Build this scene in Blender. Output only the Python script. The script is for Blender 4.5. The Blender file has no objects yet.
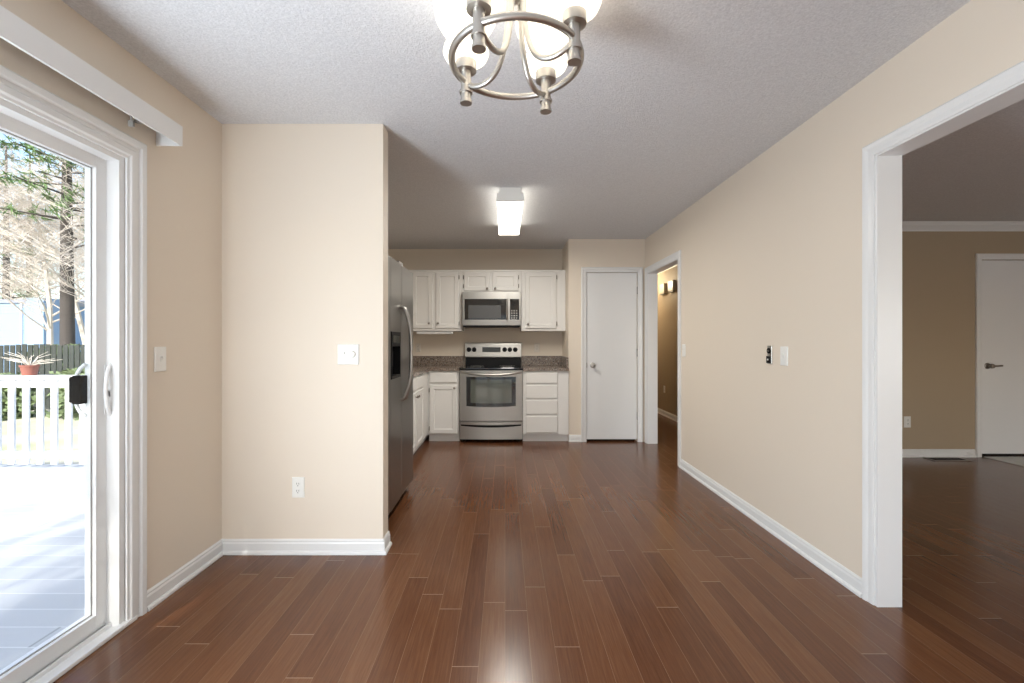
import bpy, bmesh, math, random
from mathutils import Vector, Matrix
PI = math.pi
random.seed(7)
S = bpy.context.scene
C = S.collection

# ------------------------------------------------------------------ camera
H = 1.20                       # eye height; vanishing point of the photo at (505, 342)
cd = bpy.data.cameras.new('camera'); cam = bpy.data.objects.new('camera', cd); C.objects.link(cam)
cam.location = (0, 0, H); cam.rotation_euler = (PI/2, 0, 0)
cd.sensor_width = 36; cd.lens = 36*450/1024
cd.shift_x = 7/1024; cd.shift_y = 0.0005; cd.clip_start = .02; cd.clip_end = 400
S.camera = cam
# ------------------------------------------------------------------ view, world, sun
S.view_settings.view_transform = 'Standard'; S.view_settings.look = 'None'
S.view_settings.gamma = 1; S.view_settings.use_curve_mapping = False
S.view_settings.exposure = 0.32
W = bpy.data.worlds.new('world'); S.world = W; W.use_nodes = True
wn = W.node_tree.nodes; wl = W.node_tree.links; wn.clear()
sky = wn.new('ShaderNodeTexSky'); sky.sky_type = 'NISHITA'; sky.sun_disc = False
sky.sun_elevation = math.radians(33); sky.sun_rotation = math.radians(183); sky.dust_density = 2.0
bg = wn.new('ShaderNodeBackground'); bg.inputs['Strength'].default_value = .38
wo = wn.new('ShaderNodeOutputWorld')
wl.new(sky.outputs[0], bg.inputs[0]); wl.new(bg.outputs[0], wo.inputs[0])
sd = bpy.data.lights.new('sun', 'SUN'); sun = bpy.data.objects.new('sun', sd); C.objects.link(sun)
sd.energy = 7.5; sd.angle = math.radians(.6); sd.color = (1, .95, .87)
sun.rotation_euler = Vector((-.19, -1, math.tan(math.radians(33)))).to_track_quat('Z', 'Y').to_euler()

def area(name, loc, rot, sx, sy, power, col):
    d = bpy.data.lights.new(name, 'AREA'); d.shape = 'RECTANGLE'; d.size = sx; d.size_y = sy; d.energy = power; d.color = col
    o = bpy.data.objects.new(name, d); C.objects.link(o); o.location = loc; o.rotation_euler = rot
    return o
# area lamps standing in for daylight at the slider and patio door
area('daylight_slider', (-1.62, .42, .75), Vector((-1, -.25, -.65)).to_track_quat('Z', 'Y').to_euler(), .45, 1.2, 56, (.84, .92, 1))
area('daylight_patio_door', (-.05, -1.80, 1.05), (-PI/2, 0, PI), 2.8, 1.9, 13, (.93, .96, 1))
area('living_fill', (4.6, -1.58, 1.2), Vector((0, -.9, -.8)).to_track_quat('Z', 'Y').to_euler(), 1.7, .8, 42, (.95, .97, 1))  # unseen fill lamp added to brighten the living room

# ------------------------------------------------------------------ materials
MATS = {}
def new_mat(name):
    m = bpy.data.materials.new(name); m.use_nodes = True
    n = m.node_tree.nodes; b = n['Principled BSDF']
    return m, n, m.node_tree.links, b
def mat(name, col, rough=.5, metal=0, bump=0, bscale=200, spec=.5, vary=0, emit=0):
    m, n, l, b = new_mat(name)
    b.inputs['Base Color'].default_value = (*col, 1); b.inputs['Roughness'].default_value = rough
    b.inputs['Metallic'].default_value = metal; b.inputs['Specular IOR Level'].default_value = spec
    tc = n.new('ShaderNodeTexCoord')
    if bump or vary:
        nz = n.new('ShaderNodeTexNoise'); nz.inputs['Scale'].default_value = bscale; nz.inputs['Detail'].default_value = 3
        l.new(tc.outputs['Object'], nz.inputs['Vector'])
        if bump:
            bp = n.new('ShaderNodeBump'); bp.inputs['Strength'].default_value = bump; bp.inputs['Distance'].default_value = .002
            l.new(nz.outputs[0], bp.inputs['Height']); l.new(bp.outputs[0], b.inputs['Normal'])
        if vary:
            mx = n.new('ShaderNodeMix'); mx.data_type = 'RGBA'; mx.inputs['A'].default_value = (*[c*(1-vary) for c in col], 1)
            mx.inputs['B'].default_value = (*[min(1, c*(1+vary)) for c in col], 1)
            l.new(nz.outputs[0], mx.inputs['Factor']); l.new(mx.outputs['Result'], b.inputs['Base Color'])
    if emit:
        b.inputs['Emission Color'].default_value = (*col, 1); b.inputs['Emission Strength'].default_value = emit
    MATS[name] = m
    return m
M_WALL = mat('beige_paint', (.77, .68, .57), .6, bump=.12, bscale=350)
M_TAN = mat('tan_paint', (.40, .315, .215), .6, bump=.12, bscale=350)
M_TRIM = mat('white_trim_paint', (.78, .78, .77), .35)
M_CAB = mat('cabinet_white_paint', (.80, .785, .755), .38, bump=.04, bscale=80)
M_DOOR = mat('door_white_paint', (.79, .79, .785), .4, bump=.04, bscale=90)
M_VINYL = mat('white_vinyl', (.80, .80, .79), .35)
M_PLATE = mat('switch_plastic', (.85, .84, .80), .3, bump=.02, bscale=60)
M_NICKEL = mat('brushed_nickel', (.50, .475, .44), .40, 1, bump=.03, bscale=500)
M_KNOB = mat('aged_knob_metal', (.30, .27, .24), .3, 1, bump=.05, bscale=500)
M_BLACK = mat('black_plastic', (.010, .010, .011), .4, bump=.03, bscale=200, spec=.15)
M_GLASSB = mat('black_glass', (.008, .009, .01), .04, bump=.0, spec=.9)
M_SCREEN = mat('microwave_mesh_window', (.09, .09, .09), .22, bump=.05, bscale=900, spec=.7)
M_DISP = mat('oven_display', (.03, .035, .03), .1, spec=.6)
M_GREY = mat('grey_plastic', (.33, .32, .30), .4, bump=.05)
M_DARK = mat('gap_shade', (.015, .013, .012), .8)  # near-black colour stands in for shade in gaps and slots
M_CONC = mat('grey_shed_siding', (.55, .58, .62), .7, bump=.1)
M_DECK = None
M_RAIL = mat('white_railing_paint', (.85, .85, .85), .5, bump=.05)
M_FENCE = mat('dark_weathered_fence', (.025, .030, .026), .85, bump=.3, bscale=30, vary=.5)
M_SIDING = mat('shade_blue_siding', (.21, .31, .46), .7)  # blue deepened to put the house's shade into its colour
M_ROOF = mat('grey_shingle', (.30, .30, .32), .9, bump=.5, bscale=40)
M_BARK = mat('pine_bark', (.045, .038, .034), .9, bump=.8, bscale=25, vary=.5)
M_BARE = mat('pale_bare_bark', (.50, .45, .40), .85, bump=.5, bscale=30, vary=.4)
M_NEEDLE = mat('pine_needles', (.10, .17, .055), .7, vary=.5, bscale=6)
M_SHRUB = mat('shrub_leaves', (.12, .16, .07), .7, vary=.5, bscale=9)
M_TERRA = mat('red_clay', (.24, .085, .06), .7, bump=.2, bscale=60)
M_TWIG = mat('dry_twigs', (.62, .56, .48), .8)

# stainless: brushed streaks
def steel(name, col, rough, axis):
    m, n, l, b = new_mat(name)
    b.inputs['Metallic'].default_value = 1; b.inputs['Roughness'].default_value = rough
    tc = n.new('ShaderNodeTexCoord'); mp = n.new('ShaderNodeMapping')
    mp.inputs['Scale'].default_value = axis
    nz = n.new('ShaderNodeTexNoise'); nz.inputs['Scale'].default_value = 1; nz.inputs['Detail'].default_value = 4
    l.new(tc.outputs['Object'], mp.inputs[0]); l.new(mp.outputs[0], nz.inputs['Vector'])
    mx = n.new('ShaderNodeMix'); mx.data_type = 'RGBA'
    mx.inputs['A'].default_value = (*[c*.93 for c in col], 1); mx.inputs['B'].default_value = (*[min(1, c*1.06) for c in col], 1)
    l.new(nz.outputs[0], mx.inputs['Factor']); l.new(mx.outputs['Result'], b.inputs['Base Color'])
    bp = n.new('ShaderNodeBump'); bp.inputs['Strength'].default_value = .06; bp.inputs['Distance'].default_value = .001
    l.new(nz.outputs[0], bp.inputs['Height']); l.new(bp.outputs[0], b.inputs['Normal'])
    return m
M_STEEL = steel('stainless_steel', (.42, .405, .38), .34, (3, 3, 700))
M_STEELF = steel('fridge_steel', (.36, .35, .335), .30, (3, 3, 700))

# popcorn ceiling
def ceiling_mat():
    m, n, l, b = new_mat('popcorn_ceiling')
    tc = n.new('ShaderNodeTexCoord')
    nz = n.new('ShaderNodeTexNoise'); nz.inputs['Scale'].default_value = 110; nz.inputs['Detail'].default_value = 4; nz.inputs['Roughness'].default_value = .7
    l.new(tc.outputs['Object'], nz.inputs['Vector'])
    r = n.new('ShaderNodeValToRGB'); r.color_ramp.elements[0].position = .35; r.color_ramp.elements[1].position = .68
    r.color_ramp.elements[0].color = (.64, .645, .66, 1); r.color_ramp.elements[1].color = (.78, .785, .80, 1)
    l.new(nz.outputs[0], r.inputs[0]); l.new(r.outputs[0], b.inputs['Base Color'])
    bp = n.new('ShaderNodeBump'); bp.inputs['Strength'].default_value = .7; bp.inputs['Distance'].default_value = .006
    l.new(nz.outputs[0], bp.inputs['Height']); l.new(bp.outputs[0], b.inputs['Normal'])
    b.inputs['Roughness'].default_value = .95; b.inputs['Specular IOR Level'].default_value = .1
    return m
M_CEIL = ceiling_mat()

def plank_mat(name, width, length, cols, seam_long, seam_end, rough, along='Y', grain=1.0, coat=0.0, seam_w=.0016, bump=.25):
    m, n, l, b = new_mat(name)
    tc = n.new('ShaderNodeTexCoord'); sp = n.new('ShaderNodeSeparateXYZ'); l.new(tc.outputs['Object'], sp.inputs[0])
    U, V = (sp.outputs['X'], sp.outputs['Y']) if along == 'Y' else (sp.outputs['Y'], sp.outputs['X'])
    def mth(op, a, b_=None, c=None):
        q = n.new('ShaderNodeMath'); q.operation = op
        for i, v in enumerate((a, b_, c)):
            if v is None: continue
            if isinstance(v, (int, float)): q.inputs[i].default_value = v
            else: l.new(v, q.inputs[i])
        return q.outputs[0]
    u = mth('DIVIDE', U, width); row = mth('FLOOR', u); fu = mth('FRACT', u)
    wn1 = n.new('ShaderNodeTexWhiteNoise'); wn1.noise_dimensions = '1D'; l.new(row, wn1.inputs['W'])
    v = mth('ADD', mth('DIVIDE', V, length), mth('MULTIPLY', wn1.outputs['Value'], 7.3)); cell = mth('FLOOR', v); fv = mth('FRACT', v)
    cb = n.new('ShaderNodeCombineXYZ'); l.new(row, cb.inputs[0]); l.new(cell, cb.inputs[1])
    wn2 = n.new('ShaderNodeTexWhiteNoise'); wn2.noise_dimensions = '2D'; l.new(cb.outputs[0], wn2.inputs['Vector'])
    mp = n.new('ShaderNodeCombineXYZ')
    l.new(mth('MULTIPLY', U, 150), mp.inputs[0]); l.new(mth('MULTIPLY', V, 5), mp.inputs[1]); l.new(mth('MULTIPLY', wn2.outputs['Value'], 40), mp.inputs[2])
    nz = n.new('ShaderNodeTexNoise'); nz.inputs['Scale'].default_value = 1; nz.inputs['Detail'].default_value = 5; nz.inputs['Roughness'].default_value = .65
    l.new(mp.outputs[0], nz.inputs['Vector'])
    val = mth('ADD', mth('MULTIPLY', wn2.outputs['Value'], .52), mth('MULTIPLY', mth('SUBTRACT', nz.outputs[0], .3), grain*1.35))
    r = n.new('ShaderNodeValToRGB'); r.color_ramp.elements[0].color = (*cols[0], 1); r.color_ramp.elements[1].color = (*cols[-1], 1)
    for i, c in enumerate(cols[1:-1]):
        e = r.color_ramp.elements.new((i+1)/(len(cols)-1)); e.color = (*c, 1)
    l.new(val, r.inputs[0])
    eu = mth('MULTIPLY', mth('MINIMUM', fu, mth('SUBTRACT', 1, fu)), width)
    ev = mth('MULTIPLY', mth('MINIMUM', fv, mth('SUBTRACT', 1, fv)), length)
    su = mth('LESS_THAN', eu, seam_w*.55); sv = mth('LESS_THAN', ev, seam_w)
    m1 = n.new('ShaderNodeMix'); m1.data_type = 'RGBA'; m1.inputs['B'].default_value = (*seam_long, 1)
    l.new(mth('MULTIPLY', su, .75), m1.inputs['Factor']); l.new(r.outputs[0], m1.inputs['A'])
    m2 = n.new('ShaderNodeMix'); m2.data_type = 'RGBA'; m2.inputs['B'].default_value = (*seam_end, 1)
    l.new(mth('MULTIPLY', sv, .8), m2.inputs['Factor']); l.new(m1.outputs['Result'], m2.inputs['A'])
    l.new(m2.outputs['Result'], b.inputs['Base Color'])
    h = mth('SUBTRACT', mth('MULTIPLY', nz.outputs[0], .04), mth('MAXIMUM', su, sv))
    h2 = mth('ADD', h, mth('MULTIPLY', wn2.outputs['Value'], .3))
    bp = n.new('ShaderNodeBump'); bp.inputs['Strength'].default_value = bump; bp.inputs['Distance'].default_value = .0012
    l.new(h2, bp.inputs['Height']); l.new(bp.outputs[0], b.inputs['Normal'])
    rr = mth('ADD', mth('MULTIPLY', nz.outputs[0], .12), rough-.06); l.new(rr, b.inputs['Roughness'])
    b.inputs['Specular IOR Level'].default_value = .42; b.inputs['Coat Weight'].default_value = coat; b.inputs['Coat Roughness'].default_value = .12
    return m
M_FLOOR = plank_mat('dark_hand_scraped_hardwood', .098, 1.15, [(.085, .029, .012), (.115, .042, .017), (.145, .057, .023), (.18, .078, .034)],
                    (.26, .14, .075), (.38, .24, .15), .22)
M_DECK = plank_mat('grey_deck_boards', .14, 4.2, [(.48, .49, .50), (.54, .55, .56), (.60, .60, .61)], (.75, .75, .74), (.3, .3, .3), .7, along='X', grain=.5, seam_w=.006)

def speck_mat(name, cols, scale, rough):
    m, n, l, b = new_mat(name)
    tc = n.new('ShaderNodeTexCoord'); v = n.new('ShaderNodeTexVoronoi'); v.inputs['Scale'].default_value = scale
    nz = n.new('ShaderNodeTexNoise'); nz.inputs['Scale'].default_value = scale*.45; nz.inputs['Detail'].default_value = 4
    l.new(tc.outputs['Object'], v.inputs['Vector']); l.new(tc.outputs['Object'], nz.inputs['Vector'])
    sp = n.new('ShaderNodeSeparateColor'); l.new(v.outputs['Color'], sp.inputs[0])
    a = n.new('ShaderNodeMath'); a.operation = 'MULTIPLY_ADD'; a.inputs[1].default_value = .55
    s = n.new('ShaderNodeMath'); s.operation = 'SUBTRACT'; s.inputs[1].default_value = .28
    l.new(nz.outputs[0], s.inputs[0]); l.new(sp.outputs[0], a.inputs[0]); l.new(s.outputs[0], a.inputs[2])
    r = n.new('ShaderNodeValToRGB'); r.color_ramp.interpolation = 'CONSTANT'
    k = len(cols); r.color_ramp.elements[0].color = (*cols[0], 1); r.color_ramp.elements[1].color = (*cols[-1], 1); r.color_ramp.elements[1].position = .82
    for i, c in enumerate(cols[1:-1]):
        e = r.color_ramp.elements.new(.1+.72*(i+1)/(k-1)*.8); e.color = (*c, 1)
    l.new(a.outputs[0], r.inputs[0]); l.new(r.outputs[0], b.inputs['Base Color']); b.inputs['Roughness'].default_value = rough
    return m
M_GRANITE = speck_mat('brown_grey_granite', [(.03, .025, .022), (.16, .13, .11), (.30, .26, .23), (.22, .16, .12), (.48, .44, .40)], 120, .18)
M_TILE = speck_mat('pale_entry_tile', [(.42, .42, .38), (.50, .50, .46), (.46, .47, .42), (.52, .51, .47), (.55, .54, .5)], 14, .35)
def lawn():
    m, n, l, b = new_mat('dry_winter_lawn')
    tc = n.new('ShaderNodeTexCoord'); nz = n.new('ShaderNodeTexNoise'); nz.inputs['Scale'].default_value = .7; nz.inputs['Detail'].default_value = 9
    l.new(tc.outputs['Object'], nz.inputs['Vector'])
    r = n.new('ShaderNodeValToRGB'); r.color_ramp.elements[0].position = .3; r.color_ramp.elements[1].position = .7
    r.color_ramp.elements[0].color = (.34, .34, .20, 1); r.color_ramp.elements[1].color = (.52, .48, .39, 1)
    l.new(nz.outputs[0], r.inputs[0]); l.new(r.outputs[0], b.inputs['Base Color']); b.inputs['Roughness'].default_value = .95
    return m
M_LAWN = lawn()
def glass(name, tint, refl=1.0):
    m = bpy.data.materials.new(name); m.use_nodes = True; n = m.node_tree.nodes; l = m.node_tree.links; n.clear()
    t = n.new('ShaderNodeBsdfTransparent'); t.inputs[0].default_value = (*tint, 1)
    g = n.new('ShaderNodeBsdfGlossy'); g.inputs['Roughness'].default_value = .01
    f = n.new('ShaderNodeFresnel'); f.inputs[0].default_value = 1.45
    q = n.new('ShaderNodeMath'); q.operation = 'MULTIPLY'; q.inputs[1].default_value = refl; l.new(f.outputs[0], q.inputs[0])
    ge = n.new('ShaderNodeNewGeometry'); iv = n.new('ShaderNodeMath'); iv.operation = 'SUBTRACT'; iv.inputs[0].default_value = 1; l.new(ge.outputs['Backfacing'], iv.inputs[1])
    q2 = n.new('ShaderNodeMath'); q2.operation = 'MULTIPLY'; l.new(q.outputs[0], q2.inputs[0]); l.new(iv.outputs[0], q2.inputs[1]); q = q2
    x = n.new('ShaderNodeMixShader'); o = n.new('ShaderNodeOutputMaterial')
    l.new(q.outputs[0], x.inputs[0]); l.new(t.outputs[0], x.inputs[1]); l.new(g.outputs[0], x.inputs[2]); l.new(x.outputs[0], o.inputs[0])
    return m
M_GLASS = glass('clear_window_glass', (.95, .97, .98), .8)
def lampglass(name, col, strength, tr=.5):
    m = bpy.data.materials.new(name); m.use_nodes = True; n = m.node_tree.nodes; l = m.node_tree.links; n.clear()
    t = n.new('ShaderNodeBsdfTranslucent'); t.inputs[0].default_value = (.9, .88, .84, 1)
    d = n.new('ShaderNodeBsdfPrincipled'); d.inputs['Base Color'].default_value = (.85, .84, .8, 1); d.inputs['Roughness'].default_value = .25
    e = n.new('ShaderNodeEmission'); e.inputs[0].default_value = (*col, 1); e.inputs[1].default_value = strength
    x = n.new('ShaderNodeMixShader'); x.inputs[0].default_value = tr; a = n.new('ShaderNodeAddShader'); o = n.new('ShaderNodeOutputMaterial')
    l.new(d.outputs[0], x.inputs[1]); l.new(t.outputs[0], x.inputs[2]); l.new(x.outputs[0], a.inputs[0]); l.new(e.outputs[0], a.inputs[1]); l.new(a.outputs[0], o.inputs[0])
    return m
M_SHADE = lampglass('frosted_lit_glass', (1, .94, .85), .42)
M_DIFF = lampglass('lit_acrylic_diffuser', (1, .97, .9), 2.0)

# ------------------------------------------------------------------ mesh builder
class MB:
    def __init__(s): s.bm = bmesh.new()
    def face(s, vs):
        try: return s.bm.faces.new(vs)
        except ValueError: return None
    def box(s, x0, x1, y0, y1, z0, z1, bev=0, M=None):
        b2 = bmesh.new()
        v = [b2.verts.new((x, y, z)) for x in (x0, x1) for y in (y0, y1) for z in (z0, z1)]
        for f in ((0, 1, 3, 2), (4, 6, 7, 5), (0, 4, 5, 1), (2, 3, 7, 6), (0, 2, 6, 4), (1, 5, 7, 3)): b2.faces.new([v[i] for i in f])
        if bev: bmesh.ops.bevel(b2, geom=b2.edges[:], offset=bev, segments=2, affect='EDGES', profile=.5)
        return s.merge(b2, M)
    def merge(s, b2, M=None):
        if M is not None: b2.transform(M)
        mp = {v: s.bm.verts.new(v.co) for v in b2.verts}
        for f in b2.faces:
            g = s.face([mp[v] for v in f.verts])
            if g: g.smooth = f.smooth
        b2.free(); return s
    def tube(s, pts, r, seg=10, closed=False, cap=True, smooth=True):
        pts = [Vector(p) for p in pts]; n = len(pts)
        rs = r if isinstance(r, (list, tuple)) else [r]*n
        rings = []; up = None
        for i, p in enumerate(pts):
            if closed: t = pts[(i+1) % n]-pts[i-1]
            else: t = pts[min(i+1, n-1)]-pts[max(i-1, 0)]
            if t.length < 1e-9: t = Vector((0, 0, 1))
            t.normalize()
            if up is None: up = Vector((0, 0, 1)) if abs(t.z) < .9 else Vector((1, 0, 0))
            a = t.cross(up)
            if a.length < 1e-6: a = t.orthogonal()
            a.normalize(); b = a.cross(t).normalized(); up = b
            rings.append([s.bm.verts.new(p+(a*math.cos(2*PI*k/seg)+b*math.sin(2*PI*k/seg))*rs[i]) for k in range(seg)])
        for i in range(n if closed else n-1):
            A, B = rings[i], rings[(i+1) % n]
            for k in range(seg):
                f = s.face([A[k], A[(k+1) % seg], B[(k+1) % seg], B[k]])
                if f: f.smooth = smooth
        if cap and not closed: s.face(rings[0][::-1]); s.face(rings[-1])
        return s
    def lathe(s, prof, seg=24, M=None, cap=True, sharp=False):
        b2 = bmesh.new(); rings = []
        for r, z in prof:
            rings.append([b2.verts.new((r*math.cos(2*PI*k/seg), r*math.sin(2*PI*k/seg), z)) for k in range(seg)])
        for A, B in zip(rings, rings[1:]):
            for k in range(seg):
                f = b2.faces.new([A[k], A[(k+1) % seg], B[(k+1) % seg], B[k]]); f.smooth = not sharp
        if cap: b2.faces.new(rings[0][::-1]); b2.faces.new(rings[-1])
        return s.merge(b2, M)
    def prism(s, poly, a0, a1, axis='X', smooth=False):
        # poly in the two other axes (in order), extruded along axis
        def P(a, p):
            return {'X': (a, p[0], p[1]), 'Y': (p[0], a, p[1]), 'Z': (p[0], p[1], a)}[axis]
        A = [s.bm.verts.new(P(a0, p)) for p in poly]; B = [s.bm.verts.new(P(a1, p)) for p in poly]
        n = len(poly)
        for i in range(n):
            f = s.face([A[i], A[(i+1) % n], B[(i+1) % n], B[i]])
            if f: f.smooth = smooth
        s.face(A[::-1]); s.face(B); return s
    def rings(s, x0, x1, z0, z1, prof, yback):
        # panelled slab facing -y: prof = [(inset, y)], closes at the last ring and at yback
        L = [[s.bm.verts.new(c) for c in ((x0, yback, z0), (x1, yback, z0), (x1, yback, z1), (x0, yback, z1))]]
        for i, y in prof:
            L.append([s.bm.verts.new(c) for c in ((x0+i, y, z0+i), (x1-i, y, z0+i), (x1-i, y, z1-i), (x0+i, y, z1-i))])
        for A, B in zip(L, L[1:]):
            for k in range(4): s.face([A[k], A[(k+1) % 4], B[(k+1) % 4], B[k]])
        s.face(L[-1]); s.face(L[0][::-1]); return s
    def build(s, name, m, parent=None, local=True, smooth_angle=None):
        bmesh.ops.recalc_face_normals(s.bm, faces=s.bm.faces[:])
        me = bpy.data.meshes.new(name); s.bm.to_mesh(me); s.bm.free()
        fl = [p.use_smooth for p in me.polygons]
        if any(fl): me.set_sharp_from_angle(angle=.7); me.polygons.foreach_set('use_smooth', fl)
        o = bpy.data.objects.new(name, me); C.objects.link(o)
        me.materials.append(m)
        if parent is not None:
            o.parent = parent
            if not local:
                root = parent
                while root.parent: root = root.parent
                me.transform(Matrix.Translation(-Vector(root.location)))
        return o
def thing(name, label, cat, loc=(0, 0, 0), rz=0, group=None):
    o = bpy.data.objects.new(name, None); C.objects.link(o); o.empty_display_size = .1
    o.location = loc; o.rotation_euler = (0, 0, rz)
    o['label'] = label; o['category'] = cat
    if group: o['group'] = group
    return o
def tag(o, label, cat, group=None, kind=None):
    if label: o['label'] = label
    if cat: o['category'] = cat
    if group: o['group'] = group
    if kind: o['kind'] = kind
    return o
def struct(o, label=None, cat=None):
    o['kind'] = 'structure'
    if label: o['label'] = label
    if cat: o['category'] = cat
    return o
def boxes(name, m, lst, label, cat='wall'):
    b = MB()
    for t in lst: b.box(*t)
    return struct(b.build(name, m), label, cat)
RX = lambda a: Matrix.Rotation(a, 4, 'X')
RY = lambda a: Matrix.Rotation(a, 4, 'Y')
T = lambda *p: Matrix.Translation(p)
CH = 2.44

# ------------------------------------------------------------------ room shell
boxes('floor', M_FLOOR, [(-1.61, 7.5, -1.6, 9.0, -.12, 0)], 'dark brown glossy hardwood plank floor running through all rooms', 'floor')
boxes('ceiling', M_CEIL, [(-1.80, 7.62, -1.78, 9.12, CH, CH+.18)], 'white popcorn textured ceiling', 'ceiling')
boxes('wall_left', M_WALL, [(-1.76, -1.61, -1.75, .06, -.12, CH), (-1.76, -1.61, 1.907, 6.12, -.12, CH), (-1.76, -1.61, .06, 1.907, 1.985, CH), (-1.76, -1.61, .06, 1.907, -.12, 0)],
      'beige wall around the sliding glass door on the left')
boxes('wall_partition', M_WALL, [(-1.61, -.693, 2.557, 2.667, 0, CH)], 'beige partition wall standing in front of the fridge')
boxes('wall_back', M_WALL, [(-1.61, 1.69, 6.0, 6.12, 0, CH)], 'beige kitchen wall behind range and cabinets')
PD = (.98, 1.595, 2.037)     # pantry door opening
boxes('wall_pantry', M_WALL, [(.765, PD[0], 5.42, 5.52, 0, CH), (PD[1], 1.69, 5.42, 5.52, 0, CH), (PD[0], PD[1], 5.42, 5.52, PD[2], CH), (.765, .84, 5.52, 6.0, 0, CH)],
      'beige wall around the pantry door')
boxes('wall_right', M_WALL, [(1.69, 1.795, -1.6, .25, 0, CH), (1.69, 1.795, 2.05, 4.38, 0, CH), (1.69, 1.795, 5.32, 9.0, 0, CH), (1.69, 1.795, .25, 2.05, 2.055, CH), (1.69, 1.795, 4.38, 5.32, 2.02, CH)],
      'long beige wall on the right with two cased openings')
RD = (-1.45, 1.35)   # glazed opening behind the camera
boxes('wall_rear', M_WALL, [(-1.61, RD[0], -1.75, -1.6, -.12, CH), (RD[1], 2.9, -1.75, -1.6, -.12, CH), (RD[0], RD[1], -1.75, -1.6, 2.03, CH), (RD[0], RD[1], -1.75, -1.6, -.12, 0.0),
      (2.9, 6.3, -1.75, -1.6, -.12, .8), (2.9, 6.3, -1.75, -1.6, 2.0, CH), (6.3, 7.62, -1.75, -1.6, -.12, CH)], 'rear wall behind the viewer with a glazed patio door')
LD = (4.97, 5.88, 2.06)
boxes('wall_living', M_TAN, [(2.6, LD[0], 4.70, 4.82, 0, CH), (LD[1], 7.5, 4.70, 4.82, 0, CH), (LD[0], LD[1], 4.70, 4.82, LD[2], CH)], 'tan far wall of the living room')
boxes('wall_hall', M_TAN, [(2.6, 2.72, 4.82, 9.0, 0, CH), (1.81, 2.72, 9.0, 9.12, 0, CH)], 'tan hallway wall seen through the narrow doorway')
boxes('wall_side', M_TAN, [(7.5, 7.62, -1.6, 4.82, 0, CH)], 'tan side wall of the living room')
boxes('wall_reveal', M_TAN, [(1.796, 1.799, 2.10, 4.33, 0, CH), (1.796, 1.799, -1.6, .20, 0, CH), (1.796, 1.799, 5.37, 9.0, 0, CH)], 'tan painted reverse side of the dividing wall')

struct(MB().box(-2.12, -1.80, -2.2, 6.6, 2.40, 2.55).build('trim_14', M_TRIM), 'unseen white roof eave added to shade the sliding door outside', 'eave')  # unseen eave added to keep direct sun off the door's outer side
# sweeps ------------------------------------------------------------
def casing(name, plane, sgn, a0, a1, ztop, prof, label, ax='Y', zbot=0.0, m=M_TRIM, parent=None):
    """three sided casing round an opening a0..a1 (along ax) lying on plane; prof [(u outwards, d off the wall)]"""
    b = MB(); R = []
    for u, d in prof:
        c = [(a0-u, zbot), (a0-u, ztop+u), (a1+u, ztop+u), (a1+u, zbot)]
        ring = []
        for a, z in c:
            w = plane+sgn*d
            ring.append(b.bm.verts.new((w, a, z) if ax == 'Y' else (a, w, z)))
        R.append(ring)
    n = len(R)
    for i in range(n):
        A, B = R[i], R[(i+1) % n]
        for k in range(3): b.face([A[k], A[k+1], B[k+1], B[k]])
    b.face([r[0] for r in R]); b.face([r[3] for r in R][::-1])
    o = b.build(name, m, parent)
    return o if parent else struct(o, label, 'trim')
P_CAS = [(0, -.002), (0, .010), (.012, .013), (.03, .013), (.042, .018), (.058, .021), (.066, .016), (.066, -.002)]
P_BIG = [(0, -.002), (0, .010), (.012, .012), (.02, .018), (.045, .018), (.052, .012), (.07, .012), (.078, .022), (.104, .024), (.112, .018), (.112, -.002)]
def sweep(name, path, prof, label, m=M_TRIM, closed=False):
    """moulding along a floor path; profile (d to the LEFT of travel, z)"""
    b = MB(); n = len(path); P = [Vector(p) for p in path]; R = []
    for i in range(n):
        d0 = (P[i]-P[i-1]).normalized() if i > 0 else None
        d1 = (P[i+1]-P[i]).normalized() if i < n-1 else None
        if d0 is None: d0 = d1
        if d1 is None: d1 = d0
        n0 = Vector((-d0.y, d0.x)); n1 = Vector((-d1.y, d1.x)); k = (n0+n1)/(1+n0.dot(n1))
        R.append([b.bm.verts.new((P[i].x+k.x*d, P[i].y+k.y*d, z)) for d, z in prof])
    for A, B in zip(R, R[1:]):
        for j in range(len(prof)): b.face([A[j], A[(j+1) % len(prof)], B[(j+1) % len(prof)], B[j]])
    b.face(R[0][::-1]); b.face(R[-1])
    return struct(b.build(name, m), label, 'trim')
P_BASE = [(0, 0), (.024, 0), (.024, .010), (.018, .018), (.013, .020), (.013, .058), (.009, .068), (.010, .074), (.004, .082), (0, .082)]
P_BASE_L = P_BASE
P_CROWN = [(0, CH), (0, CH-.085), (.008, CH-.085), (.012, CH-.070), (.05, CH-.030), (.06, CH-.012), (.075, CH-.010), (.075, CH)]
sweep('baseboard_left', [(-.693, 2.667), (-.693, 2.557), (-1.61, 2.557), (-1.61, 2.004)], P_BASE, 'white baseboard along the left wall and partition')
sweep('baseboard_right', [(1.69, 2.110), (1.69, 4.314)], P_BASE, 'white baseboard along the right wall')
sweep('baseboard_pantry', [(.915, 5.42), (.765, 5.42)], [(d, z) for d, z in P_BASE], 'short white baseboard left of the pantry door')
sweep('baseboard_hall', [(2.6, 4.72), (2.6, 9.0)], P_BASE, 'white baseboard of the hallway')
sweep('baseboard_living', [(4.90, 4.70), (2.62, 4.70)], P_BASE, 'white baseboard of the living room far wall')
sweep('trim_1', [(7.5, 4.70), (2.6, 4.70), (2.6, 9.0)], P_CROWN, 'white crown moulding of living room and hallway')

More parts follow.
